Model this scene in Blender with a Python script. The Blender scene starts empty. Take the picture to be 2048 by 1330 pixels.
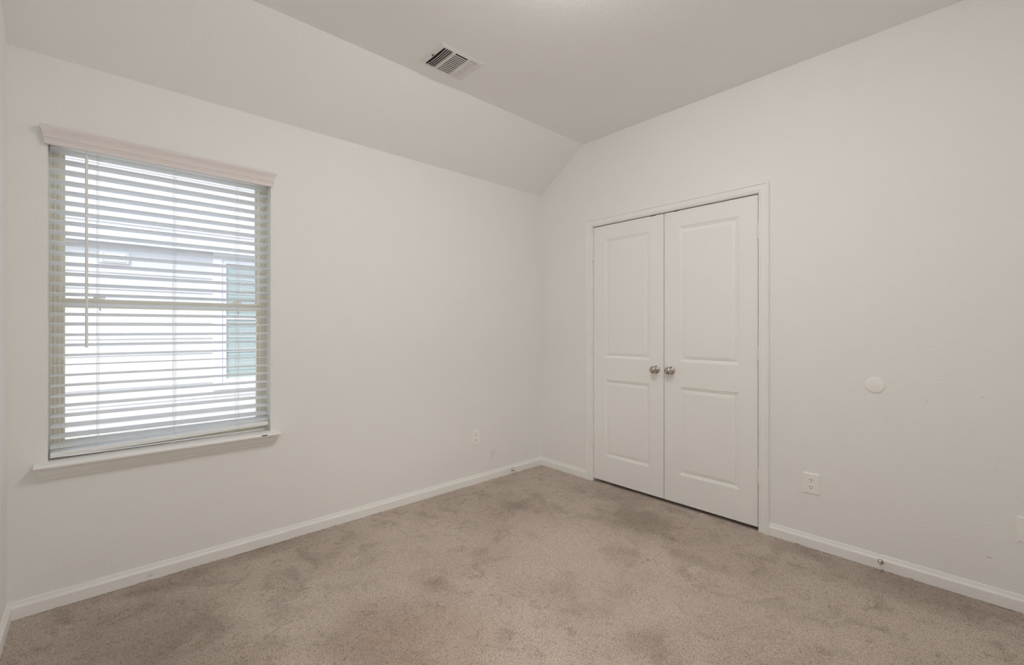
import bpy, bmesh, math, random
import numpy as np
from mathutils import Vector, Matrix, noise as mnoise

S = bpy.context.scene
COL = S.collection
PI = math.pi

# ---------------------------------------------------------------- camera
FPX, CX, CY = 902.8, 1024.0, 656.8
cam_data = bpy.data.cameras.new('camera')
cam_data.sensor_fit = 'HORIZONTAL'
cam_data.sensor_width = 36.0
cam_data.lens = 36.0 * FPX / 2048.0
cam_data.shift_y = -(665.0 - CY) / 2048.0
cam_data.clip_start = 0.02
camera = bpy.data.objects.new('camera', cam_data)
COL.objects.link(camera)
camera.location = (-2.9706, -2.8488, 1.2374)
camera.rotation_euler = (PI / 2, 0, -0.7425)
S.camera = camera

# ---------------------------------------------------------------- world, sun, exposure
world = bpy.data.worlds.new('world')
S.world = world
world.use_nodes = True
wn = world.node_tree
wn.nodes.clear()
w_out = wn.nodes.new('ShaderNodeOutputWorld')
w_bg = wn.nodes.new('ShaderNodeBackground')
w_sky = wn.nodes.new('ShaderNodeTexSky')
w_sky.sky_type = 'NISHITA'
w_sky.sun_disc = False
w_sky.sun_elevation = math.radians(52)
w_sky.sun_rotation = math.radians(230)
w_sky.air_density = 1.0
w_sky.dust_density = 2.0
w_bg.inputs['Strength'].default_value = 0.37
w_hsv = wn.nodes.new('ShaderNodeHueSaturation')      # thin high cloud: a paler sky
w_hsv.inputs['Saturation'].default_value = 0.72
wn.links.new(w_sky.outputs['Color'], w_hsv.inputs['Color'])
wn.links.new(w_hsv.outputs['Color'], w_bg.inputs['Color'])
wn.links.new(w_bg.outputs['Background'], w_out.inputs['Surface'])

sun_data = bpy.data.lights.new('sun', 'SUN')
sun_data.energy = 1.25
sun_data.angle = math.radians(1.0)
sun_data.color = (1.0, 0.97, 0.92)
sun = bpy.data.objects.new('sun', sun_data)
COL.objects.link(sun)
sun.rotation_euler = Vector((0.55, 0.45, -0.70)).to_track_quat('-Z', 'Y').to_euler()

LAMP_STRENGTH = 60.0
ADDED_FILL_STRENGTH = 84.0  # brightness of the added fill lamp in the unseen hall
LAMP_COLOR = (1.0, 0.997, 0.980)

S.view_settings.view_transform = 'Standard'
S.view_settings.look = 'None'
S.view_settings.exposure = 0.0
S.view_settings.gamma = 1.0
S.view_settings.use_curve_mapping = False
S.cycles.use_denoising = True
S.cycles.max_bounces = 10
S.cycles.diffuse_bounces = 8
S.cycles.glossy_bounces = 3
S.cycles.transparent_max_bounces = 16
S.cycles.sample_clamp_indirect = 6.0

# ---------------------------------------------------------------- room dimensions (metres)
XW = -3.2533          # west wall face; east wall face is x = 0
YS = -3.12            # south wall face; north (window) wall face is y = 0
ZL, ZH, YB = 2.438, 2.765, -0.484   # low ceiling height, high ceiling height, line where the slope ends
WIN = (-3.134, -2.238, 0.630, 2.110)
DOOR_Y0, DOOR_Y1, DOOR_Z = -1.836, -0.587, 2.060


# ---------------------------------------------------------------- materials
def new_mat(name):
    m = bpy.data.materials.new(name)
    m.use_nodes = True
    nt = m.node_tree
    return m, nt, nt.nodes['Principled BSDF']


def set_spec(b, v):
    b.inputs['Specular IOR Level'].default_value = v


def bump_chain(nt, b, scale, strength, dist, detail=3.0, rough=0.55, kind='noise'):
    tc = nt.nodes.new('ShaderNodeTexCoord')
    n = nt.nodes.new('ShaderNodeTexNoise')
    n.inputs['Scale'].default_value = scale
    n.inputs['Detail'].default_value = detail
    n.inputs['Roughness'].default_value = rough
    bp = nt.nodes.new('ShaderNodeBump')
    bp.inputs['Strength'].default_value = strength
    bp.inputs['Distance'].default_value = dist
    nt.links.new(tc.outputs['Object'], n.inputs['Vector'])
    nt.links.new(n.outputs['Fac'], bp.inputs['Height'])
    nt.links.new(bp.outputs['Normal'], b.inputs['Normal'])
    return tc, n, bp


def spot_mask(nt, vec, centre, radius, edge=0.5, wobble=0.0, wobble_scale=8.0, stretch=(1, 1, 1)):
    """0..1 mask of a soft blob with its own place and size (for dirt marks and carpet nap marks)."""
    sub = nt.nodes.new('ShaderNodeVectorMath'); sub.operation = 'SUBTRACT'
    sub.inputs[1].default_value = centre
    nt.links.new(vec, sub.inputs[0])
    mul = nt.nodes.new('ShaderNodeVectorMath'); mul.operation = 'MULTIPLY'
    mul.inputs[1].default_value = stretch
    nt.links.new(sub.outputs[0], mul.inputs[0])
    ln = nt.nodes.new('ShaderNodeVectorMath'); ln.operation = 'LENGTH'
    nt.links.new(mul.outputs[0], ln.inputs[0])
    out = ln.outputs['Value']
    if wobble:
        nz = nt.nodes.new('ShaderNodeTexNoise')
        nz.inputs['Scale'].default_value = wobble_scale
        nz.inputs['Detail'].default_value = 4
        nt.links.new(vec, nz.inputs['Vector'])
        ma = nt.nodes.new('ShaderNodeMath'); ma.operation = 'MULTIPLY_ADD'
        ma.inputs[1].default_value = wobble * radius * 2
        nt.links.new(nz.outputs['Fac'], ma.inputs[0])
        nt.links.new(out, ma.inputs[2])
        sb = nt.nodes.new('ShaderNodeMath'); sb.operation = 'SUBTRACT'
        sb.inputs[1].default_value = wobble * radius
        nt.links.new(ma.outputs[0], sb.inputs[0])
        out = sb.outputs[0]
    mr = nt.nodes.new('ShaderNodeMapRange')
    mr.interpolation_type = 'SMOOTHSTEP'
    mr.inputs['From Min'].default_value = radius
    mr.inputs['From Max'].default_value = radius * (1 - edge)
    nt.links.new(out, mr.inputs['Value'])
    return mr.outputs['Result']


def mix_col(nt, fac, a, b):
    mx = nt.nodes.new('ShaderNodeMix'); mx.data_type = 'RGBA'
    if isinstance(fac, (int, float)):
        mx.inputs[0].default_value = fac
    else:
        nt.links.new(fac, mx.inputs[0])
    for k, v in ((6, a), (7, b)):
        if isinstance(v, tuple):
            mx.inputs[k].default_value = (*v, 1)
        else:
            nt.links.new(v, mx.inputs[k])
    return mx.outputs[2]


def scale_fac(nt, fac, k):
    m = nt.nodes.new('ShaderNodeMath'); m.operation = 'MULTIPLY'
    m.inputs[1].default_value = k
    nt.links.new(fac, m.inputs[0])
    return m.outputs[0]


def paint(name, col, rough=0.85, scale=95, strength=0.38, dist=0.004, spec=0.25, marks=()):
    m, nt, b = new_mat(name)
    b.inputs['Roughness'].default_value = rough
    set_spec(b, spec)
    tc, n, bp = bump_chain(nt, b, scale, strength, dist, detail=4)
    c = col
    for (centre, r, stretch, mcol, k) in marks:
        f = spot_mask(nt, tc.outputs['Object'], centre, r, 0.7, 0.5, 30, stretch)
        c = mix_col(nt, scale_fac(nt, f, k), c, mcol)
    if isinstance(c, tuple):
        b.inputs['Base Color'].default_value = (*c, 1)
    else:
        nt.links.new(c, b.inputs['Base Color'])
    return m


WALL_COL = (0.875, 0.868, 0.850)
GREY = (0.42, 0.39, 0.36)
M_wall = paint('wall paint', WALL_COL, marks=(
    ((-0.575, 0, 0.205), 0.045, (1, 1, 0.8), GREY, 0.12),
    ((-0.51, 0, 0.176), 0.03, (1, 1, 1.6), GREY, 0.08),
    ((0, -2.5976, 0.887), 0.004, (1, 1, 1), GREY, 0.45),
    ((0, -2.784, 0.925), 0.004, (1, 1, 1), GREY, 0.45),
    ((0, -2.8046, 0.2016), 0.012, (1, 0.8, 3), GREY, 0.6),
    ((0, -0.4256, 0.9424), 0.02, (1, 1, 2.5), GREY, 0.2),
))
M_ceiling = paint('ceiling paint', (0.890, 0.888, 0.880), scale=70, strength=0.3, marks=(
    ((-2.118, -0.25, 2.607), 0.004, (1, 1, 1), (0.3, 0.3, 0.3), 0.5),))
M_trim = paint('white trim paint', (0.89, 0.882, 0.862), rough=0.42, scale=40, strength=0.03, spec=0.4)
M_base = paint('white baseboard paint', (0.89, 0.882, 0.862), rough=0.45, scale=40, strength=0.03, spec=0.4, marks=(
    ((-2.78, -0.013, 0.024), 0.014, (1, 1, 1.5), GREY, 0.28),))
M_door = paint('white door paint', (0.89, 0.882, 0.862), rough=0.42, scale=60, strength=0.05, spec=0.4)


def simple(name, col, rough=0.5, metal=0.0, spec=0.5, noise=(60, 0.04)):
    m, nt, b = new_mat(name)
    b.inputs['Base Color'].default_value = (*col, 1)
    b.inputs['Roughness'].default_value = rough
    b.inputs['Metallic'].default_value = metal
    set_spec(b, spec)
    bump_chain(nt, b, noise[0], noise[1], 0.002)
    return m


M_plastic = simple('white plastic', (0.915, 0.895, 0.870), 0.35)
M_blind = simple('white vinyl blind', (0.90, 0.90, 0.90), 0.45)


def slat_mat():
    """white vinyl that lets a little daylight through"""
    m, nt, b = new_mat('translucent white vinyl slat')
    b.inputs['Base Color'].default_value = (0.94, 0.94, 0.94, 1)
    b.inputs['Roughness'].default_value = 0.45
    tr = nt.nodes.new('ShaderNodeBsdfTranslucent')
    tr.inputs['Color'].default_value = (0.96, 0.97, 0.97, 1)
    mx = nt.nodes.new('ShaderNodeMixShader'); mx.inputs[0].default_value = 0.70
    nt.links.new(b.outputs[0], mx.inputs[1])
    nt.links.new(tr.outputs[0], mx.inputs[2])
    nt.links.new(mx.outputs[0], nt.nodes['Material Output'].inputs['Surface'])
    return m


M_slat = slat_mat()
M_valance = simple('off white valance', (0.80, 0.745, 0.73), 0.5)
M_vinyl = simple('almond window vinyl', (0.84, 0.80, 0.69), 0.5)
M_nickel = simple('satin nickel', (0.52, 0.47, 0.425), 0.18, 1.0, noise=(200, 0.02))
M_hinge = simple('painted hinge', (0.86, 0.825, 0.80), 0.35)
M_dark = simple('dark void', (0.012, 0.010, 0.010), 0.9)
M_slot = simple('dark slot', (0.05, 0.04, 0.035), 0.7)
M_vent = simple('white enamelled steel', (0.80, 0.78, 0.77), 0.4)
M_duct = simple('dark duct', (0.02, 0.017, 0.018), 0.8)
M_rubber = simple('white rubber', (0.78, 0.75, 0.72), 0.6)
M_cord = simple('white cord', (0.80, 0.80, 0.80), 0.8)
M_trim_out = simple('white exterior trim', (0.84, 0.85, 0.86), 0.6)
M_fascia = simple('exterior fascia paint', (0.83, 0.85, 0.88), 0.6)
M_out_glass = simple('neighboring window glass', (0.30, 0.38, 0.38), 0.08)
M_out_blind = simple('neighboring blind', (0.62, 0.71, 0.70), 0.6)
M_siding = simple('white lap siding', (0.73, 0.725, 0.73), 0.7)
M_shingle = paint('grey roof shingle', (0.62, 0.60, 0.58), rough=0.9, scale=60, strength=0.5)
M_ground = paint('pale concrete ground', (0.66, 0.64, 0.60), rough=0.95, scale=40, strength=0.6, dist=0.02)


def glass_mat():
    m, nt, b = new_mat('clear window glass')
    nt.nodes.remove(b)
    out = nt.nodes['Material Output']
    tr = nt.nodes.new('ShaderNodeBsdfTransparent')
    tr.inputs['Color'].default_value = (0.98, 0.99, 0.985, 1)
    gl = nt.nodes.new('ShaderNodeBsdfGlossy')
    gl.inputs['Roughness'].default_value = 0.02
    fr = nt.nodes.new('ShaderNodeFresnel')
    geo = nt.nodes.new('ShaderNodeNewGeometry')
    ior = nt.nodes.new('ShaderNodeMapRange')        # the pane reflects alike from both of its faces
    ior.inputs['To Min'].default_value = 1.45
    ior.inputs['To Max'].default_value = 1 / 1.45
    nt.links.new(geo.outputs['Backfacing'], ior.inputs['Value'])
    nt.links.new(ior.outputs['Result'], fr.inputs['IOR'])
    mx = nt.nodes.new('ShaderNodeMixShader')
    nt.links.new(fr.outputs[0], mx.inputs[0])
    nt.links.new(tr.outputs[0], mx.inputs[1])
    nt.links.new(gl.outputs[0], mx.inputs[2])
    nt.links.new(mx.outputs[0], out.inputs['Surface'])
    return m


M_glass = glass_mat()


def lamp_mat(strength):
    m, nt, b = new_mat('lit opal glass')
    b.inputs['Base Color'].default_value = (0.9, 0.9, 0.88, 1)
    b.inputs['Emission Color'].default_value = (*LAMP_COLOR, 1)
    b.inputs['Emission Strength'].default_value = strength
    return m


M_lamp = lamp_mat(LAMP_STRENGTH)
M_added_fill = lamp_mat(ADDED_FILL_STRENGTH)


def carpet_mat():
    m, nt, b = new_mat('beige cut pile carpet')
    b.inputs['Roughness'].default_value = 1.0
    set_spec(b, 0.05)
    b.inputs['Sheen Weight'].default_value = 0.25
    b.inputs['Sheen Roughness'].default_value = 0.6
    tc = nt.nodes.new('ShaderNodeTexCoord')
    V = tc.outputs['Object']

    def nz(scale, detail, rough, lo, hi, dist=0.0):
        n = nt.nodes.new('ShaderNodeTexNoise')
        n.inputs['Scale'].default_value = scale
        n.inputs['Detail'].default_value = detail
        n.inputs['Roughness'].default_value = rough
        n.inputs['Distortion'].default_value = dist
        nt.links.new(V, n.inputs['Vector'])
        mr = nt.nodes.new('ShaderNodeMapRange')
        mr.inputs['From Min'].default_value = lo
        mr.inputs['From Max'].default_value = hi
        nt.links.new(n.outputs['Fac'], mr.inputs['Value'])
        return n, mr.outputs['Result']

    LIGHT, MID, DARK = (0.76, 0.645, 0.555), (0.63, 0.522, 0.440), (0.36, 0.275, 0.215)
    RED = (0.60, 0.44, 0.345)
    _, big = nz(1.5, 3, 0.55, 0.35, 0.65, 0.4)
    c = mix_col(nt, big, MID, LIGHT)
    # footprints and vacuum marks where the pile lies the other way
    _, feet = nz(4.2, 5, 0.62, 0.52, 0.66, 0.8)
    c = mix_col(nt, scale_fac(nt, feet, 0.50), c, DARK)
    _, streak = nz(11, 4, 0.6, 0.57, 0.67, 1.4)
    c = mix_col(nt, scale_fac(nt, streak, 0.50), c, DARK)
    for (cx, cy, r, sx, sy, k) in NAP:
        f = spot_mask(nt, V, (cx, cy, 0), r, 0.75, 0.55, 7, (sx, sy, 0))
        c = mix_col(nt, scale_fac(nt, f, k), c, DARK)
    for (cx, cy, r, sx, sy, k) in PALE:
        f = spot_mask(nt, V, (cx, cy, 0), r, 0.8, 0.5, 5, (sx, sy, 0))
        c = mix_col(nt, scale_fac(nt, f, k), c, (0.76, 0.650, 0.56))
    for (cx, cy, r, sx, sy, k) in STAIN:
        f = spot_mask(nt, V, (cx, cy, 0), r, 0.8, 0.5, 5, (sx, sy, 0))
        c = mix_col(nt, scale_fac(nt, f, k), c, RED)
    # single tufts: yarn tone varies, and shade between tufts is painted in dark
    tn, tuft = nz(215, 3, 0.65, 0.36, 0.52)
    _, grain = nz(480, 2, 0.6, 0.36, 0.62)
    crevice_shade = nt.nodes.new('ShaderNodeMix'); crevice_shade.data_type = 'RGBA'; crevice_shade.blend_type = 'MULTIPLY'
    crevice_shade.inputs[0].default_value = 1.0
    nt.links.new(c, crevice_shade.inputs[6]); crevice_shade.inputs[7].default_value = (0.40, 0.36, 0.33, 1)
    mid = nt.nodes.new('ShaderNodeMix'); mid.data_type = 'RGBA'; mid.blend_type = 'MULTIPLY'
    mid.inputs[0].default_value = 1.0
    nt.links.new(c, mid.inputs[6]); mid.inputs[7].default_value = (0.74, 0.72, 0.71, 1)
    c = mix_col(nt, tuft, crevice_shade.outputs[2], mix_col(nt, grain, mid.outputs[2], c))
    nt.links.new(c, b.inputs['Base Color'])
    bp = nt.nodes.new('ShaderNodeBump')
    bp.inputs['Strength'].default_value = 0.7
    bp.inputs['Distance'].default_value = 0.006
    nt.links.new(tn.outputs['Fac'], bp.inputs['Height'])
    nt.links.new(bp.outputs['Normal'], b.inputs['Normal'])
    return m


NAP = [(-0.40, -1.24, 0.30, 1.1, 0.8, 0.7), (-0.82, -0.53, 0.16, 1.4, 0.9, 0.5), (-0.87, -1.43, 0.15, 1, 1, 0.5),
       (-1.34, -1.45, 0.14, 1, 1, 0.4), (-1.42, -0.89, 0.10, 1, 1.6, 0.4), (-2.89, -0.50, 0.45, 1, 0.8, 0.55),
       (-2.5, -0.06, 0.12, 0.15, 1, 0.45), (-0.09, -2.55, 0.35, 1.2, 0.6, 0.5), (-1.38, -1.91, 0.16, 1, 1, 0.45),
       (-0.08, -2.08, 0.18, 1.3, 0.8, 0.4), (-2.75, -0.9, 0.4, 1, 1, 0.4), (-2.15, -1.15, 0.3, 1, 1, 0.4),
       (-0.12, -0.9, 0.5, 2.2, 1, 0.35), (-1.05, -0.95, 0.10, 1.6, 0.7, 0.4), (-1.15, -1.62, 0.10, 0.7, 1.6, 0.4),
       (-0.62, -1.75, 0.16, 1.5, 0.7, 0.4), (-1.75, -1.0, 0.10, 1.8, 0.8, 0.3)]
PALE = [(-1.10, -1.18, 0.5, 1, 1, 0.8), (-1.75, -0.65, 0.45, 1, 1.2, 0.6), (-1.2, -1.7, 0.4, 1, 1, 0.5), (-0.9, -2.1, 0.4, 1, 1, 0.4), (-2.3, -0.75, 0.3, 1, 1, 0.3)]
STAIN = [(-1.97, -1.36, 0.40, 1, 1.2, 0.50), (-2.1, -1.15, 0.2, 1, 1, 0.3)]
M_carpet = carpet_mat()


# ---------------------------------------------------------------- mesh helpers
class MB:
    """collects shapes and links them as one mesh object"""

    def __init__(self):
        self.bm = bmesh.new()

    def box(self, x0, x1, y0, y1, z0, z1, bev=0.0, seg=2):
        r = bmesh.ops.create_cube(self.bm, size=1.0)
        vs = r['verts']
        for v in vs:
            v.co = Vector((x0 + (v.co.x + .5) * (x1 - x0), y0 + (v.co.y + .5) * (y1 - y0), z0 + (v.co.z + .5) * (z1 - z0)))
        if bev:
            es = list({e for v in vs for e in v.link_edges})
            bmesh.ops.bevel(self.bm, geom=es, offset=bev, segments=seg, affect='EDGES', profile=0.5)
        return self

    def grid(self, rings, close_u=True, close_v=False, cap=False):
        """rings: list of point lists of equal length, skinned in order"""
        R = [[self.bm.verts.new(p) for p in ring] for ring in rings]
        n = len(R[0])
        nr = len(R)
        for i in range(nr if close_v else nr - 1):
            a, b = R[i], R[(i + 1) % nr]
            for j in range(n if close_u else n - 1):
                k = (j + 1) % n
                try:
                    self.bm.faces.new((a[j], a[k], b[k], b[j]))
                except ValueError:
                    pass
        if cap:
            for ring, rev in ((R[0], True), (R[-1], False)):
                try:
                    self.bm.faces.new(list(reversed(ring)) if rev else ring)
                except ValueError:
                    pass
        return self

    def lathe(self, prof, axis='z', at=(0, 0, 0), n=32, ang=0.0):
        """prof: (radius, height) pairs turned about the axis through at"""
        rings = []
        for r, h in prof:
            ring = []
            for k in range(n):
                a = 2 * PI * k / n + ang
                u, v = r * math.cos(a), r * math.sin(a)
                p = {'z': (u, v, h), 'x': (h, u, v), 'y': (u, h, v)}[axis]
                ring.append((p[0] + at[0], p[1] + at[1], p[2] + at[2]))
            rings.append(ring)
        return self.grid(rings, True, False, True)

    def tube(self, pts, r, n=8):
        rings = []
        pts = [Vector(p) for p in pts]
        for i, p in enumerate(pts):
            d = (pts[min(i + 1, len(pts) - 1)] - pts[max(i - 1, 0)]).normalized()
            a = d.orthogonal().normalized() if i == 0 else (a - d * a.dot(d)).normalized()
            b = d.cross(a)
            rings.append([p + a * (r * math.cos(2 * PI * k / n)) + b * (r * math.sin(2 * PI * k / n)) for k in range(n)])
        return self.grid(rings, True, False, True)

    def prism(self, poly, axis, a, b):
        """polygon extruded along an axis; poly in the two other axes in xyz order"""
        def P(q, t):
            if axis == 'x': return (t, q[0], q[1])
            if axis == 'y': return (q[0], t, q[1])
            return (q[0], q[1], t)
        return self.grid([[P(q, a) for q in poly], [P(q, b) for q in poly]], True, False, True)

    def build(self, name, mat, parent=None, smooth=False, angle=35, origin=None):
        bmesh.ops.recalc_face_normals(self.bm, faces=self.bm.faces)
        me = bpy.data.meshes.new(name)
        self.bm.to_mesh(me)
        self.bm.free()
        off = Vector((0, 0, 0))
        q = parent
        while q is not None:
            if q.get('world_built', 0):
                off = off + Vector(q.location)
            q = q.parent
        if off.length:
            me.transform(Matrix.Translation(-off))
        o = bpy.data.objects.new(name, me)
        COL.objects.link(o)
        for mm in (mat if isinstance(mat, (list, tuple)) else [mat]):
            me.materials.append(mm)
        if smooth:
            for p in me.polygons:
                p.use_smooth = True
            md = None
            try:
                me.set_sharp_from_angle(angle=math.radians(angle))
            except Exception:
                pass
        if parent is not None:
            o.parent = parent
        return o


def tag(o, label, cat, group=None, kind=None):
    o['label'] = label
    o['category'] = cat
    if group:
        o['group'] = group
    if kind:
        o['kind'] = kind
    return o


def empty(name, loc, world=True, rz=0.0):
    """an Empty at the base of a thing; with world=True its parts are given in room coordinates"""
    o = bpy.data.objects.new(name, None)
    COL.objects.link(o)
    o.empty_display_size = 0.05
    o.location = loc
    o.rotation_euler = (0, 0, rz)
    if world:
        o['world_built'] = 1
    return o


def structure(o, label, cat):
    return tag(o, label, cat, kind='structure')


def copy_tree(o, parent=None):
    c = o.copy()
    COL.objects.link(c)
    c.parent = parent
    for ch in list(o.children):
        copy_tree(ch, c)
    return c


# ================================================================ room shell
# ---- floor: real pile relief on a fine grid
def carpet_floor():
    st = 0.0065
    nx = int((0 - XW) / st) + 1
    ny = int((0 - YS) / st) + 1
    xs = np.linspace(XW, 0.0, nx)
    ys = np.linspace(YS, 0.0, ny)
    rng = np.random.default_rng(7)
    h = rng.normal(0, 1, (ny, nx))
    h = (h + 0.6 * (np.roll(h, 1, 0) + np.roll(h, -1, 0) + np.roll(h, 1, 1) + np.roll(h, -1, 1))) / 2.2
    low = rng.normal(0, 1, (ny // 12 + 2, nx // 12 + 2))
    ii = np.arange(ny) / 12.0
    jj = np.arange(nx) / 12.0
    i0, j0 = ii.astype(int), jj.astype(int)
    fi, fj = (ii - i0)[:, None], (jj - j0)[None, :]
    fi, fj = fi * fi * (3 - 2 * fi), fj * fj * (3 - 2 * fj)
    lo = (low[i0][:, j0] * (1 - fi) * (1 - fj) + low[i0 + 1][:, j0] * fi * (1 - fj)
          + low[i0][:, j0 + 1] * (1 - fi) * fj + low[i0 + 1][:, j0 + 1] * fi * fj)
    z = np.clip(h * 0.0026 + lo * 0.0012, -0.007, 0.006)
    X, Y = np.meshgrid(xs, ys)
    jit = rng.normal(0, 0.0012, (2, ny, nx))
    inner = np.zeros((ny, nx)); inner[1:-1, 1:-1] = 1
    X = X + jit[0] * inner
    Y = Y + jit[1] * inner
    co = np.stack([X, Y, z], -1).reshape(-1, 3)
    idx = np.arange(nx * ny).reshape(ny, nx)
    q = np.stack([idx[:-1, :-1], idx[:-1, 1:], idx[1:, 1:], idx[1:, :-1]], -1).reshape(-1, 4)
    me = bpy.data.meshes.new('floor')
    me.vertices.add(len(co)); me.vertices.foreach_set('co', co.astype(np.float32).ravel())
    me.loops.add(q.size); me.loops.foreach_set('vertex_index', q.astype(np.int32).ravel())
    me.polygons.add(len(q)); me.polygons.foreach_set('loop_start', np.arange(0, q.size, 4, dtype=np.int32))
    me.update(calc_edges=True)
    me.polygons.foreach_set('use_smooth', np.ones(len(q), dtype=bool))
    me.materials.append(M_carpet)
    o = bpy.data.objects.new('floor', me)
    COL.objects.link(o)
    structure(o, 'wall to wall beige cut pile carpet with darker footprints and a reddish stain', 'carpet')


carpet_floor()

x0, x1, z0, z1 = WIN
b = MB()
b.box(XW - .12, x0, 0, .15, -.04, ZL)
b.box(x1, .12, 0, .15, -.04, ZL)
b.box(x0, x1, 0, .15, -.04, z0)
b.box(x0, x1, 0, .15, z1, ZL)
structure(b.build('wall_north', M_wall), 'white textured wall with the window and its blind', 'wall')

b = MB()
b.box(0, .12, DOOR_Y1, 0, -.04, 2.95)
b.box(0, .12, YS - .12, DOOR_Y0, -.04, 2.95)
b.box(0, .12, DOOR_Y0, DOOR_Y1, DOOR_Z, 2.95)
structure(b.build('wall_east', M_wall), 'white textured wall with the double closet doors', 'wall')

b = MB().box(XW - .12, XW, YS - .12, 0, -.04, 2.95)
structure(b.build('wall_west', M_wall), 'sliver of white wall left of the window', 'wall')
HX0, HX1, HZ = -3.17, -2.40, 2.04        # open doorway added behind the viewer so a made-up hall gives fill light
b = MB()
b.box(XW, HX0, YS - .12, YS, -.04, ZH)
b.box(HX1, 0, YS - .12, YS, -.04, ZH)
b.box(HX0, HX1, YS - .12, YS, HZ, ZH)
structure(b.build('wall_south', M_wall), 'white wall with the added open doorway, behind the viewer', 'wall')
b = MB()
HA, HB, HC = -4.0, -1.5, -4.9  # unseen hall, added to pass fill light into the room
b.box(HA, HB, HC, YS, -.04, -.002)
structure(b.build('floor_added_hall', M_carpet), 'beige carpet in the added, unseen hall behind the viewer', 'carpet')
b = MB()
b.box(HA - .1, HA, HC - .1, YS - .12, -.04, 2.54)
b.box(HB, HB + .1, HC - .1, YS - .12, -.04, 2.54)
b.box(HA, HB, HC - .1, HC, -.04, 2.54)
b.box(HA, XW - .12, YS - .12, YS - .02, -.04, 2.54)
structure(b.build('wall_added_hall', M_wall), 'white walls of the added, unseen hall behind the viewer', 'wall')
b = MB().box(HA, HB, HC, YS - .12, 2.44, 2.54)
structure(b.build('ceiling_added_hall', M_ceiling), 'white ceiling of the added, unseen hall behind the viewer', 'ceiling')

b = MB().prism([(.15, ZL), (0, ZL), (YB, ZH), (YS - .12, ZH), (YS - .12, 2.95), (.15, 2.95)], 'x', XW, 0)
structure(b.build('ceiling', M_ceiling), 'white textured ceiling that slopes down above the window wall', 'ceiling')

# ---- closet behind the doors (dark through the door gaps)
b = MB()
b.box(.12, .75, -2.0, -.42, -.04, 0.0)
b.box(.75, .80, -2.0, -.42, -.04, 2.4)
b.box(.12, .75, -2.05, -2.0, -.04, 2.4)
b.box(.12, .75, -.42, -.37, -.04, 2.4)
b.box(.12, .80, -2.05, -.37, 2.4, 2.45)
structure(b.build('wall_closet', M_wall), 'inside of the unlit closet behind the double doors', 'closet')


b = MB().box(0.0, .12, DOOR_Y0, DOOR_Y1, -.04, -.003)
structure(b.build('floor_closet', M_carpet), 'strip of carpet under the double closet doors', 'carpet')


# ---- baseboards
BB = [(.0, .0), (.013, .0), (.013, .047), (.0115, .052), (.0075, .0575), (.0065, .0605), (.0065, .0625), (.0050, .0650),
      (.0042, .0700), (.0030, .0725), (.0, .0735)]


def baseboard(name, label, runs):
    b = MB()
    for f, a, c in runs:                 # f(t, d, z) -> point; a(d), c(d) end positions
        b.grid([[f(a(d), d, z) for d, z in BB], [f(c(d), d, z) for d, z in BB]], True, False, True)
    structure(b.build(name, M_base), label, 'baseboard')


CAS_U = 0.058
baseboard('baseboard_north', 'white baseboard under the window',
          [(lambda t, d, z: (t, -d, z), lambda d: XW + d, lambda d: -d)])
baseboard('baseboard_east', 'white baseboard on either side of the closet doors',
          [(lambda t, d, z: (-d, t, z), lambda d: -d, lambda d: -0.5245),
           (lambda t, d, z: (-d, t, z), lambda d: -1.8985, lambda d: YS + d)])
baseboard('baseboard_west', 'short foreshortened white baseboard at the left edge',
          [(lambda t, d, z: (XW + d, t, z), lambda d: -d, lambda d: YS + d)])
baseboard('baseboard_south', 'white baseboard on the wall behind the viewer',
          [(lambda t, d, z: (t, YS + d, z), lambda d: -2.34, lambda d: -d)])

# ---- door jamb and casing
CAS = [(0, 0), (0, .0085), (.002, .0100), (.0085, .0100), (.0105, .0122), (.014, .0130), (.036, .0140), (.041, .0118), (.0435, .0112),
       (.0460, .0155), (.050, .0172), (.0555, .0172), (.058, .0150), (.058, 0)]
YL, YR, ZT = -0.5825, -1.8405, 2.0645


def casing():
    root = empty('trim_1', (0, (YL + YR) / 2, 0))
    structure(root, 'white molded casing around the double closet doors', 'door casing')
    b = MB()
    b.grid([[(-h, YL + u, -.003) for u, h in CAS], [(-h, YL + u, ZT + u) for u, h in CAS],
            [(-h, YR - u, ZT + u) for u, h in CAS], [(-h, YR - u, -.003) for u, h in CAS]], True, False, True)
    b.build('casing', M_trim, root)
    b = MB()
    b.box(.0, .12, DOOR_Y1 - .0005, DOOR_Y1 + .0, 0, DOOR_Z)
    b.box(-.0005, .118, DOOR_Y1, DOOR_Y1 + .0045, 0, DOOR_Z + .0045)
    b.box(-.0005, .118, DOOR_Y0 - .0045, DOOR_Y0, 0, DOOR_Z + .0045)
    b.box(-.0005, .118, DOOR_Y0, DOOR_Y1, DOOR_Z, DOOR_Z + .0045)
    # door stop strips
    b.box(.046, .080, DOOR_Y1 - .010, DOOR_Y1, 0, DOOR_Z)
    b.box(.046, .080, DOOR_Y0, DOOR_Y0 + .010, 0, DOOR_Z)
    b.box(.046, .080, DOOR_Y0, DOOR_Y1, DOOR_Z - .010, DOOR_Z)
    b.build('jamb', M_trim, root)


casing()


def added_doorway_casing():
    b = MB()
    xl, xr, zt = HX0 - .002, HX1 + .002, HZ + .002
    b.grid([[(xl - u, YS + h, 0) for u, h in CAS], [(xl - u, YS + h, zt + u) for u, h in CAS],
            [(xr + u, YS + h, zt + u) for u, h in CAS], [(xr + u, YS + h, 0) for u, h in CAS]], True, False, True)
    structure(b.build('trim_2', M_trim), 'white casing around the added open doorway behind the viewer', 'door casing')


added_doorway_casing()

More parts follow.
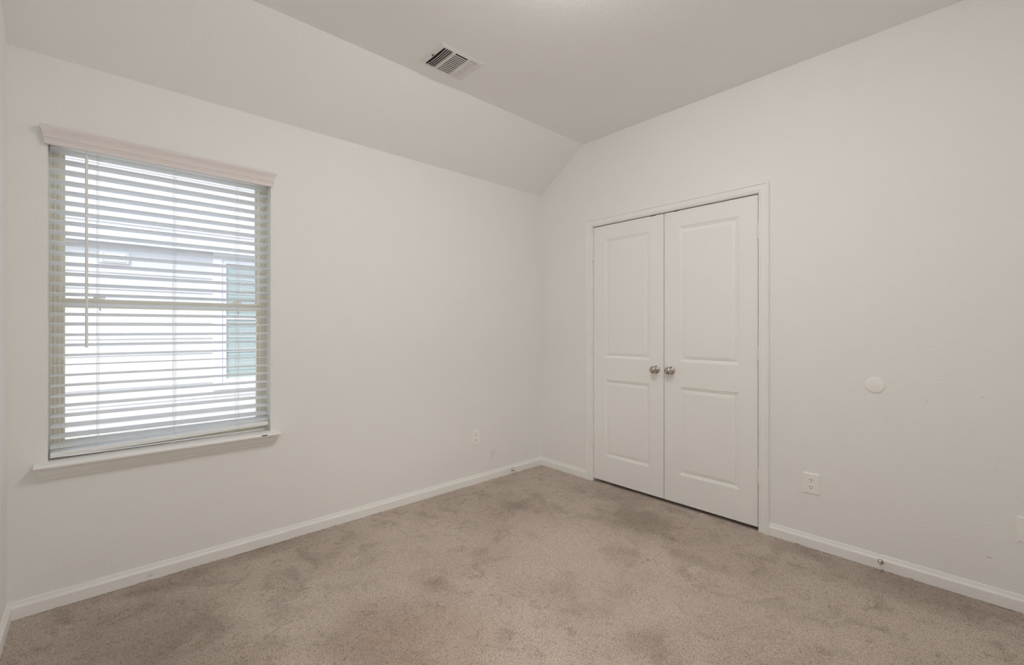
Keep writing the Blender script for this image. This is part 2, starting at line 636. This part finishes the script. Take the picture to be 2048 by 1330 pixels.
# ---- closet doors
PANEL = [(0, 0), (.003, .0028), (.009, .0042), (.016, .0075), (.021, .0095), (.0245, .0098), (.0255, .0060), (.0300, .0050), (.043, .0022), (.046, .0022)]


def closet_door(name, label, ya, yb, panels, hinge_y, knob_y, catch_y):
    """ya > yb: left and right edges as seen; face towards -x at XF"""
    XF, TH, ZB, ZTOP = .0035, .035, .022, 2.0565
    root = empty(name, (0, hinge_y, ZB))
    structure(root, label, 'door')
    b = MB()
    bm = b.bm
    # back and edges
    v = lambda x, y, z: bm.verts.new((x, y, z))
    def quad(*pts):
        bm.faces.new([bm.verts.new(p) for p in pts])
    quad((XF + TH, ya, ZB), (XF + TH, yb, ZB), (XF + TH, yb, ZTOP), (XF + TH, ya, ZTOP))
    e = .0012
    for (p, q) in (((ya, ZB), (yb, ZB)), ((yb, ZB), (yb, ZTOP)), ((yb, ZTOP), (ya, ZTOP)), ((ya, ZTOP), (ya, ZB))):
        def inn(c):
            return (XF, c[0] + (e if c[0] == yb else -e), c[1] + (e if c[1] == ZB else -e))
        quad((XF + TH, *p), (XF + TH, *q), (XF + e, *q), (XF + e, *p))
        quad((XF + e, *p), (XF + e, *q), inn(q), inn(p))
    # face: stiles and rails around the panel openings
    fa, fb, f0, f1 = ya - e, yb + e, ZB + e, ZTOP - e
    zs = [f0]
    for (pl, pr, pz0, pz1) in sorted(panels, key=lambda t: t[2]):
        zs += [pz0, pz1]
    zs.append(f1)
    pl, pr = panels[0][0], panels[0][1]
    for a_, b_ in ((fa, pl), (pr, fb)):
        quad((XF, a_, f0), (XF, b_, f0), (XF, b_, f1), (XF, a_, f1))
    for k in range(0, len(zs), 2):
        quad((XF, pl, zs[k]), (XF, pr, zs[k]), (XF, pr, zs[k + 1]), (XF, pl, zs[k + 1]))
    for (pl, pr, pz0, pz1) in panels:
        rings = [[(XF + d, pl - i, pz0 + i), (XF + d, pr + i, pz0 + i), (XF + d, pr + i, pz1 - i), (XF + d, pl - i, pz1 - i)] for i, d in PANEL]
        b.grid(rings, True, False, False)
        quad(*rings[-1])
    bmesh.ops.remove_doubles(bm, verts=bm.verts, dist=1e-5)
    b.build('door_slab', M_door, root)
    # hinges: three-knuckle barrels with pin tips
    for hz in (1.832, 1.082, 0.334):
        h = MB()
        y = hinge_y
        xk = -.0045
        for k in range(5):
            a0 = hz - .044 + k * .0178
            h.lathe([(.0, a0), (.0062, a0), (.0066, a0 + .001), (.0066, a0 + .0158), (.0062, a0 + .0168), (0, a0 + .0168)], 'z', (xk, y, 0), 14)
        h.lathe([(0, hz - .0535), (.0030, hz - .052), (.0046, hz - .0485), (.0046, hz - .0445), (0, hz - .0440)], 'z', (xk, y, 0), 12)
        h.lathe([(0, hz + .0450), (.0046, hz + .0455), (.0046, hz + .0480), (.003, hz + .0500), (0, hz + .0505)], 'z', (xk, y, 0), 12)
        h.box(-.001, .003, y - .0085, y + .0085, hz - .0435, hz + .0435)
        h.build('hinge', M_hinge, root, smooth=True)
    # knob: rosette, neck and ball
    kz = .9405
    k = MB()
    prof = [(0, XF), (.0290, XF), (.0292, XF - .002), (.0280, XF - .0045), (.0240, XF - .0072), (.0165, XF - .0092), (.0122, XF - .0120),
            (.0108, XF - .0180), (.0112, XF - .0230), (.0150, XF - .0270), (.0215, XF - .0310), (.0255, XF - .0370), (.0268, XF - .0430),
            (.0258, XF - .0500), (.0225, XF - .0560), (.0160, XF - .0605), (.0080, XF - .0628), (0, XF - .0632)]
    k.lathe(prof, 'x', (0, knob_y, kz), 40)
    kn = k.build('knob', M_nickel, root, smooth=True, angle=50)
    kn['label'] = 'satin nickel round knob'
    # ball catch cut-out at the head
    c = MB().box(XF + .0005, XF + .03, catch_y - .0225, catch_y + .0225, ZTOP - .001, ZTOP + .0025)
    c.box(XF - .0008, XF + .0005, catch_y - .020, catch_y + .020, ZTOP - .0022, ZTOP + .0030)
    c.build('ball_catch', M_dark, root)['label'] = 'dark slot of the ball catch'


closet_door('door_1', 'closet door leaf with hinges on its left, next to the room corner', -0.5902, -1.2075,
            [(-0.700, -1.098, 1.005, 1.945), (-0.700, -1.098, 0.222, 0.832)], -0.5885, -1.149, -1.122)
closet_door('door_2', 'closet door leaf with hinges on its right, next to the round wall bumper', -1.2125, -1.8328,
            [(-1.324, -1.722, 1.005, 1.945), (-1.324, -1.722, 0.222, 0.832)], -1.8345, -1.264, -1.304)


# ================================================================ window
def window():
    root = empty('window_1', (x0 / 2 + x1 / 2, .1, z0))
    structure(root, 'almond vinyl single hung window behind the white blind', 'window')
    zb = .648
    FY0, FY1 = .085, .150
    # main frame with stepped, grooved face
    b = MB()
    prof = [(0, FY1), (0, FY0), (.012, FY0), (.0125, FY0 + .003), (.014, FY0 + .003), (.0145, FY0), (.026, FY0), (.0265, FY0 + .003),
            (.028, FY0 + .003), (.0285, FY0 + .0), (.040, FY0), (.040, FY0 + .017), (.043, FY0 + .017), (.043, FY1)]
    xa, xb, za, zc = x0, x1, zb, z1
    b.grid([[(xa + u, y, za + u) for u, y in prof], [(xb - u, y, za + u) for u, y in prof],
            [(xb - u, y, zc - u) for u, y in prof], [(xa + u, y, zc - u) for u, y in prof]], True, True, False)
    b.build('frame', M_vinyl, root)

    def sash(name, X0, X1, Z0, Z1, y0, y1, stile, bottom, top, yg):
        b = MB()
        b.box(X0, X0 + stile, y0, y1, Z0, Z1, .0015)
        b.box(X1 - stile, X1, y0, y1, Z0, Z1, .0015)
        b.box(X0 + stile, X1 - stile, y0, y1, Z0, Z0 + bottom, .0015)
        b.box(X0 + stile, X1 - stile, y0, y1, Z1 - top, Z1, .0015)
        s = b.build(name, M_vinyl, root)
        g = MB().box(X0 + stile - .003, X1 - stile + .003, yg, yg + .004, Z0 + bottom - .003, Z1 - top + .003)
        g.build('pane', M_glass, s)
        return s
    sash('sash', x0 + .041, x1 - .041, 1.342, z1 - .041, .126, .147, .010, .034, .012, .134)
    lower = sash('sash', x0 + .041, x1 - .041, zb + .041, 1.378, .100, .124, .010, .030, .043, .112)
    for lx in (-2.975, -2.395):
        b = MB()
        b.box(lx - .030, lx + .030, .101, .126, 1.378, 1.3815, .001)
        b.lathe([(0, 1.3815), (.011, 1.3815), (.011, 1.388), (.008, 1.390), (0, 1.390)], 'z', (lx, .113, 0), 16)
        b.box(lx - .006, lx + .034, .108, .118, 1.385, 1.3925, .002)
        b.build('sash_lock', M_vinyl, lower)
        t = MB().tube([(lx + .012, .096, 1.336), (lx + .012, .0965, 1.329), (lx + .016, .0985, 1.322)], .0016, 6)
        t.build('tilt_latch', M_slot, lower)
    # sill board (stool) with rounded nose and horns, and mitred apron moulding
    ST, SB, NY = .6465, .6275, -.065
    b = MB()
    b.box(x0, x1, 0.0, .085, SB, ST)
    XL, XR = -3.1735, -2.2025
    nose = [(0, SB), (NY + .008, SB), (NY + .003, SB + .0025), (NY, SB + .007), (NY, SB + .012), (NY + .003, SB + .0165), (NY + .008, ST), (0, ST)]
    b.grid([[(XL, y, z) for y, z in nose], [(XR, y, z) for y, z in nose]], True, False, True)
    b.build('window_sill', M_trim, root, smooth=True, angle=50)
    # apron: crown profile (out, down), returned to the wall at raked ends
    AP = [(.040, 0), (.040, .009), (.0385, .011), (.0330, .0115), (.0330, .0150), (.0320, .021), (.0295, .028), (.0260, .035), (.0220, .0400), (.0170, .0410),
          (.0170, .0450), (.0165, .0460), (.0120, .0465), (.0120, .0520), (.009, .0565), (.0, .0565)]
    b = MB()
    aL, aR = -3.1510, -2.2330
    b.grid([[(aL - d * .46, 0, SB - z) for d, z in AP], [(aL - d * .46, -d, SB - z) for d, z in AP],
            [(aR + d * .72, -d, SB - z) for d, z in AP], [(aR + d * .72, 0, SB - z) for d, z in AP]], False, False, False)
    b.build('apron', M_trim, root)
    # chipped paint on the sill nose
    b = MB().box(-2.300, -2.272, NY - .0006, NY + .002, ST - .0085, ST - .0035)
    b.build('paint_chip', M_slot, root)['label'] = 'dark chip in the paint of the sill edge'


window()


# ================================================================ blind
def blind():
    root = empty('window_blind', ((x0 + x1) / 2, .05, .67))
    tag(root, 'white two inch slat blind hanging open in the window', 'blind')
    xa, xb = -3.1275, -2.2440
    YC = .050
    zs = [2.041, 1.995, 1.948, 1.901, 1.856, 1.810, 1.765, 1.719, 1.672, 1.625, 1.579, 1.532, 1.486, 1.440, 1.394, 1.348, 1.302, 1.256,
          1.208, 1.161, 1.115, 1.070, 1.024, .978, .931, .886, .841, .796, .750, .707]
    ms = [-.20, -.20, -.19, -.20, -.18, -.19, -.20, -.19, -.19, -.20, -.19, -.20, -.19, -.18, -.19, -.20, -.20, -.18, -.19, -.22, -.19,
          -.055, .06, .09, .11, .11, .14, .20, .26, .32]
    b = MB()
    W2, T = .0250, .0018
    for z, m in zip(zs, ms):
        a = math.atan(m)
        ring = []
        n = 8
        up, dn = [], []
        for k in range(n + 1):
            s = -W2 + 2 * W2 * k / n
            crown = .0024 * (1 - (s / W2) ** 2)
            up.append((s, crown + T)); dn.append((s, crown - T))
        ring = up + list(reversed(dn))
        pts = [(YC + s * math.cos(a) - h * math.sin(a), z + s * math.sin(a) + h * math.cos(a)) for s, h in ring]
        dz = .013 if z < .72 else 0.0          # the lowest slat lies on the crooked bottom rail
        b.grid([[(xa, y, zz) for y, zz in pts], [(xb, y, zz + dz) for y, zz in pts]], True, False, True)
    b.build('slats', M_slat, root, smooth=True, angle=50)
    # head rail behind the valance
    MB().box(xa, xb, .022, .078, 2.0575, 2.100, .001).build('head_rail', M_blind, root)
    # bottom rail, tipped like the lowest slats
    b = MB()
    sec = [(-.0255, -.009), (-.0235, -.011), (.0235, -.011), (.0255, -.009), (.0255, .007), (.0235, .009), (-.0235, .009), (-.0255, .007)]
    a = math.atan(.20)
    pts = [(YC + s * math.cos(a) - h * math.sin(a), s * math.sin(a) + h * math.cos(a)) for s, h in sec]
    b.grid([[(xa, y, .6725 + z) for y, z in pts], [(xb, y, .6960 + z) for y, z in pts]], True, False, True)   # hangs askew
    rail = b.build('bottom_rail', M_blind, root)
    # three string ladders: front and back cords with rungs, plus the lift cord
    for lx in (-2.973, -2.682, -2.399):
        b = MB()
        for y in (YC - W2 - .0015, YC + W2 + .0015):
            pts = []
            for i in range(46):
                t = i / 45
                pts.append((lx + .0012 * math.sin(t * 40), y + .0005 * math.sin(t * 60), 2.052 - t * (2.052 - .690)))
            b.tube(pts, .0009, 5)
        b.tube([(lx + .006, YC - W2 - .003, 2.052), (lx + .006, YC - W2 - .003, .69)], .0008, 5)
        for z, m in zip(zs, ms):
            b.tube([(lx, YC - W2 - .001, z - m * W2 - .0022), (lx, YC + W2 + .001, z + m * W2 - .0022)], .0006, 4)
        b.build('ladder_cord', M_cord, root)
        zr = .6725 + .0235 * (lx - xa) / (xb - xa)
        p = MB().box(lx - .013, lx + .013, YC - .0275, YC - .0240, zr - .0095, zr - .0005, .001)
        p.build('cord_plug', M_blind, rail)
    # tilt wand with its hook
    wx, wy = -3.0085, .006
    b = MB()
    b.lathe([(0, 1.150), (.0052, 1.150), (.0052, 2.024), (.0036, 2.028), (0, 2.030)], 'z', (wx, wy, 0), 6)
    wd = b.build('tilt_wand', M_blind, root)
    b = MB()
    b.lathe([(0, 2.022), (.0062, 2.022), (.0058, 2.030), (.0026, 2.038), (.0022, 2.043), (0, 2.044)], 'z', (wx, wy, 0), 10)
    b.tube([(wx, wy, 2.042), (wx, wy + .002, 2.050), (wx, wy + .018, 2.053)], .0015, 6)
    b.build('wand_hook', M_plastic, wd)
    # valance: crown moulding with mitred returns
    VP = [(.020, 2.0455), (.0225, 2.0480), (.0235, 2.0640), (.0255, 2.0670), (.0255, 2.0700), (.0235, 2.0720), (.0275, 2.0760), (.0275, 2.0790),
          (.0260, 2.0805), (.0280, 2.0880), (.0315, 2.0990), (.0375, 2.1090), (.0400, 2.1135), (.0405, 2.1195), (.0385, 2.1235), (.0340, 2.1255), (.0120, 2.1255),
          (.0120, 2.0455)]
    vL, vR = -3.1225, -2.2500
    b = MB()
    b.grid([[(vL - d * .88, -.0005, z) for d, z in VP], [(vL - d * .88, -d, z) for d, z in VP],
            [(vR + d * .88, -d, z) for d, z in VP], [(vR + d * .88, -.0005, z) for d, z in VP]], True, False, True)
    b.build('valance', M_valance, root, smooth=True, angle=30)['label'] = 'crown molded off-white valance'


blind()


# ================================================================ things on walls and ceiling
# ---- supply register
def vent():
    vx0, vx1, vy0, vy1 = -1.617, -1.325, -.824, -.578
    ix0, ix1, iy0, iy1 = -1.586, -1.358, -.797, -.602
    root = empty('ceiling_vent', ((vx0 + vx1) / 2, (vy0 + vy1) / 2, ZH))
    tag(root, 'white three way supply register in the ceiling near the slope', 'vent')
    b = MB()
    def ring(a, z):
        return [(vx0 + a, vy0 + a, z), (vx1 - a, vy0 + a, z), (vx1 - a, vy1 - a, z), (vx0 + a, vy1 - a, z)]
    def iring(a, z):
        return [(ix0 + a, iy0 + a, z), (ix1 - a, iy0 + a, z), (ix1 - a, iy1 - a, z), (ix0 + a, iy1 - a, z)]
    b.grid([ring(0, ZH - .0005), ring(.0008, ZH - .0018), ring(.012, ZH - .0046), iring(-.003, ZH - .0062), iring(0, ZH - .0054), iring(0, ZH - .0002)], True)
    fr = b.build('frame', M_vent, root)
    # dividing bars between the three louver banks
    X = lambda t: ix0 + (ix1 - ix0) * t
    b = MB()
    b.box(X(.285), X(.335), iy0, iy1, ZH - .0085, ZH - .0005, .001)
    b.box(X(.715), X(.765), iy0, iy1, ZH - .0085, ZH - .0005, .001)
    b.build('divider', M_vent, fr)
    # dark duct mouth
    MB().box(ix0, ix1, iy0, iy1, ZH - .0012, ZH - .0002).build('duct_opening', M_duct, root)['label'] = 'dark duct opening'

    def blade_y(b, x, w, drop, bow):
        """thin blade running along y; its lower edge stands away from the duct and it bows a little"""
        rings = []
        for k in range(9):
            t = k / 8
            y = iy0 + (iy1 - iy0) * t
            c = x + bow * math.sin(PI * t)
            rings.append([(c, y, ZH - .0092), (c + w, y, ZH - .0092), (c + w + drop, y, ZH - .0016), (c + drop, y, ZH - .0016)])
        b.grid(rings, True, False, True)
    b = MB()
    for k in range(4):
        blade_y(b, X(.034 + .060 * k), .0022, .0108, .0045 - .0010 * k)
    blade_y(b, X(.256), .0040, .0060, 0)
    b.build('louver_bank', M_vent, root)
    b = MB()
    for k in range(4):
        b.box(X(.768 + .058 * k), X(.768 + .058 * k) + .0112, iy0, iy1, ZH - .0086, ZH - .0074)
    b.build('louver_bank', M_vent, root)
    b = MB()
    n = 12
    for k in range(n):
        yc = iy0 + (iy1 - iy0) * (k + .5) / n
        b.box(X(.335), X(.715), yc, yc + .0076, ZH - .0090, ZH - .0076)
    b.build('louver_bank', M_vent, root)
    # damper lever slot
    MB().box(ix0 - .0135, ix0 - .0105, (iy0 + iy1) / 2 - .012, (iy0 + iy1) / 2 + .004, ZH - .0120, ZH - .0070).build('damper_lever', M_slot, root)


vent()


# ---- duplex receptacles: built facing -x at the local origin
def outlet_at(loc, rz, label, w, h, group='duplex wall outlets'):
    root = empty('wall_outlet', loc, world=False, rz=rz)
    tag(root, label, 'outlet', group)
    b = MB()
    def ring(a, d):
        return [(-d, -w / 2 + a, -h / 2 + a), (-d, w / 2 - a, -h / 2 + a), (-d, w / 2 - a, h / 2 - a), (-d, -w / 2 + a, h / 2 - a)]
    b.grid([ring(0, 0), ring(0, .0022), ring(.0012, .0040), ring(.0048, .0062), ring(.0062, .0066)], True, False, True)
    b.build('face_plate', M_plastic, root)
    for s in (1, -1):
        zc = s * .0195
        b = MB()
        pts = []
        for k in range(40):
            a = 2 * PI * k / 40
            pts.append((.0170 * math.cos(a), max(-.0140, min(.0140, .0170 * math.sin(a)))))
        for (sc, d) in ((1.0, .0060),):
            pass
        b.grid([[(-.006, y, zc + z) for y, z in pts], [(-.0082, y, zc + z) for y, z in pts], [(-.0088, y * .96, zc + z * .96) for y, z in pts]], True, False, True)
        r = b.build('receptacle', M_plastic, root)
        b = MB()
        for yy, hh in ((.0064, .0085), (-.0064, .0070)):
            b.box(-.0090, -.0070, yy - .0014, yy + .0014, zc + .0045 - hh / 2, zc + .0045 + hh / 2)
        g = []
        for k in range(16):
            a = 2 * PI * k / 16
            g.append((.0027 * math.cos(a), max(-.0018, .0027 * math.sin(a))))
        b.grid([[(-.0090, y, zc - .0062 + z) for y, z in g], [(-.0070, y, zc - .0062 + z) for y, z in g]], True, False, True)
        b.build('socket_slots', M_slot, r)
    b = MB().lathe([(0, -.0060), (.0030, -.0062), (.0030, -.0072), (.0022, -.0078), (0, -.0080)], 'x', (0, 0, 0), 14)
    b.build('screw', M_plastic, root)
    return root


outlet_at((0, -2.1145, .3615), 0, 'white duplex outlet on the wall right of the closet doors', .0785, .1180)
outlet_at((-.750, 0, .3655), PI / 2, 'white duplex outlet on the window wall near the room corner', .0720, .1200)

# ---- blank plate cut by the right edge of the frame
root = empty('blank_plate', (0, -2.926, .361), world=False)
tag(root, 'blank cream cover plate low on the wall, cut by the right edge', 'cover plate')
b = MB()
w, h = .078, .112
ring = lambda a, d: [(-d, -w / 2 + a, -h / 2 + a), (-d, w / 2 - a, -h / 2 + a), (-d, w / 2 - a, h / 2 - a), (-d, -w / 2 + a, h / 2 - a)]
b.grid([ring(0, 0), ring(0, .0022), ring(.0012, .0040), ring(.0048, .0060), ring(.0062, .0064)], True, False, True)
b.build('plate', M_plastic, root)
for zz in (-.021, .021):
    MB().lathe([(0, -.0060), (.0030, -.0062), (.0030, -.0070), (.0022, -.0076), (0, -.0078)], 'x', (0, 0, zz), 12).build('screw', M_plastic, root)

# ---- round wall bumper
b = MB().lathe([(0, 0), (.0415, 0), (.0418, -.0015), (.0408, -.0032), (.0375, -.0046), (.030, -.0062), (.018, -.0076), (.007, -.0082), (0, -.0083)],
               'x', (0, -2.3965, .9430), 56)
tag(b.build('wall_bumper', M_plastic, smooth=True, angle=60), 'round white wall bumper disc right of the closet doors', 'wall bumper')


# ---- spring door stops: built pointing along -x at the local origin
def door_stop(loc, rz, label):
    root = empty('door_stop', loc, world=False, rz=rz)
    tag(root, label, 'door stop', 'baseboard door stops')
    b = MB().lathe([(0, 0), (.0125, 0), (.0128, -.002), (.0118, -.0050), (.0090, -.0078), (.0060, -.0090), (.0045, -.0130), (0, -.0130)], 'x', (0, 0, 0), 24)
    b.build('base', M_nickel, root, smooth=True, angle=50)
    b = MB()
    pts = []
    n = 150
    for i in range(n + 1):
        t = i / n
        a = t * 2 * PI * 17
        pts.append((-.011 - t * .050, .0035 * math.cos(a), .0035 * math.sin(a)))
    b.tube(pts, .0011, 5)
    b.build('spring', M_nickel, root, smooth=True)
    b = MB().lathe([(0, -.060), (.0052, -.060), (.0058, -.063), (.0058, -.071), (.0048, -.0745), (0, -.0755)], 'x', (0, 0, 0), 20)
    b.build('tip', M_rubber, root, smooth=True, angle=50)['label'] = 'white rubber tip'
    return root


door_stop((-.013, -2.4215, .0420), 0, 'spring door stop on the baseboard right of the closet doors')
door_stop((-.3650, -.013, .0330), PI / 2, 'spring door stop on the baseboard under the corner outlet')


# ---- ceiling lamp (just above the frame)
def ceiling_lamp(lx, ly, lz, mat, label):
    root = empty('ceiling_light', (lx, ly, lz))
    tag(root, label, 'ceiling light', 'flush ceiling lights')
    MB().lathe([(0, lz - .0005), (.190, lz - .0005), (.193, lz - .010), (.193, lz - .016), (.190, lz - .019), (.172, lz - .019),
                (.170, lz - .017), (0, lz - .017)], 'z', (lx, ly, 0), 48).build('pan', M_vent, root, smooth=True, angle=40)
    prof = [(.164, lz - .0175)]
    for k in range(1, 11):
        a = k / 10 * PI / 2
        prof.append((max(.164 * math.cos(a), 0.0005), lz - .0175 - .085 * math.sin(a)))
    MB().lathe(prof, 'z', (lx, ly, 0), 48).build('glass_shade', mat, root, smooth=True, angle=60)


ceiling_lamp(-1.70, -1.83, ZH, M_lamp, 'lit round opal glass flush light in the middle of the bedroom ceiling')
ceiling_lamp(-3.55, -4.15, 2.44, M_added_fill, 'added fill light, a round opal glass flush light on the unseen hall ceiling')  # added lamp that brightens the room through the doorway


# ================================================================ next door
def neighbour():
    root = empty('neighboring_house', (-2.0, 3.5, -.35))
    tag(root, 'white lap sided house next door seen through the blind', 'house')
    HX0, HX1 = -7.0, 3.0
    EXPO = .175

    def siding(name, y, zb, zt, first, xa=HX0, xb=HX1):
        """clapboards with their butt edges at first + k * EXPO"""
        prof = []
        z = first
        while z > zb:
            z -= EXPO
        z += EXPO if z < zb else 0
        k = z
        prof.append((y, zb))
        while k < zt:
            prof += [(y, k), (y - .011, k - .0005)]
            nx = min(k + EXPO, zt)
            prof.append((y, nx))
            k += EXPO
        b = MB()
        prof += [(y + .12, zt), (y + .12, zb)]
        b.grid([[(xa, p, q) for p, q in prof], [(xb, p, q) for p, q in prof]], True, False, True)
        return b.build(name, M_siding, root)
    siding('lower_wall', 3.5, -.35, 2.46, 1.126)
    siding('upper_wall', 6.0, 2.75, 5.4, 2.926)
    # lower roof with eave: fascia, soffit and shingled slope
    b = MB()
    ey, ez = 3.40, 2.130
    run = 6.0 - ey
    rise = run * .25
    pts = [(ey, ez + .150)]
    n = 20
    for k in range(n):
        t0, t1 = k / n, (k + 1) / n
        pts.append((ey + run * t0, ez + .152 + rise * t0 + .012))
        pts.append((ey + run * t1, ez + .152 + rise * t1 + .003))
    pts += [(6.0, ez + .12 + rise), (ey + .03, ez + .150)]
    b.grid([[(HX0, p, q) for p, q in pts], [(HX1, p, q) for p, q in pts]], True, False, True)
    b.build('roof', M_shingle, root)
    b = MB().box(HX0, HX1, ey, ey + .022, ez, ez + .150, .002)
    b.box(HX0, HX1, ey + .022, 3.49, ez + .02, ez + .035)
    b.build('eave', M_fascia, root)
    # window with casing, frame, blind
    wx0, wx1, wz0, wz1 = -1.877, -.90, .590, 2.06
    y = 3.489
    b = MB()
    cw = .090
    b.box(wx0 - cw, wx0, y - .030, y, wz0 - .085, wz1 + .02, .002)
    b.box(wx1, wx1 + cw, y - .030, y, wz0 - .085, wz1 + .02, .002)
    b.box(wx0, wx1, y - .030, y, wz0 - .085, wz0, .002)
    b.box(wx0 - cw, wx1 + cw, y - .032, y, wz1, wz1 + .10, .002)
    win = b.build('window', M_trim_out, root)
    b = MB()
    fw = .048
    for (a0, a1, c0, c1) in ((wx0, wx0 + fw, wz0, wz1), (wx1 - fw, wx1, wz0, wz1), (wx0 + fw, wx1 - fw, wz0, wz0 + .042), (wx0 + fw, wx1 - fw, wz1 - .045, wz1), (wx0 + fw, wx1 - fw, 1.345, 1.39)):
        b.box(a0, a1, y - .018, y + .002, c0, c1, .003)
    b.build('sash', M_trim_out, win)
    b = MB()
    z = wz0 + .05
    while z < wz1 - .04:
        b.grid([[(wx0 + fw, y + .004, z), (wx0 + fw, y - .003, z + .036)], [(wx1 - fw, y + .004, z), (wx1 - fw, y - .003, z + .036)]], False, False, False)
        z += .044
    b.build('window_blind', M_out_blind, win)
    MB().box(wx0 + fw, wx1 - fw, y - .0065, y - .0045, wz0 + .04, wz1 - .04).build('pane', M_glass, win)
    # wall vent hood
    b = MB()
    b.box(-2.965, -2.725, 3.474, 3.492, 1.925, 2.045, .003)
    vt = b.build('wall_vent', M_trim_out, root)
    b = MB()
    for k in range(3):
        b.box(-2.935, -2.755, 3.462, 3.476, 1.9400 + k * .032, 1.9430 + k * .032)
    b.box(-2.938, -2.934, 3.462, 3.476, 1.938, 2.03)
    b.box(-2.756, -2.752, 3.462, 3.476, 1.938, 2.03)
    b.build('vent_louver', M_vinyl, vt)


neighbour()
b = MB().box(-12, 10, .15, 14, -.40, -.35)
structure(b.build('ground', M_ground), 'pale strip of ground between the two houses', 'ground')
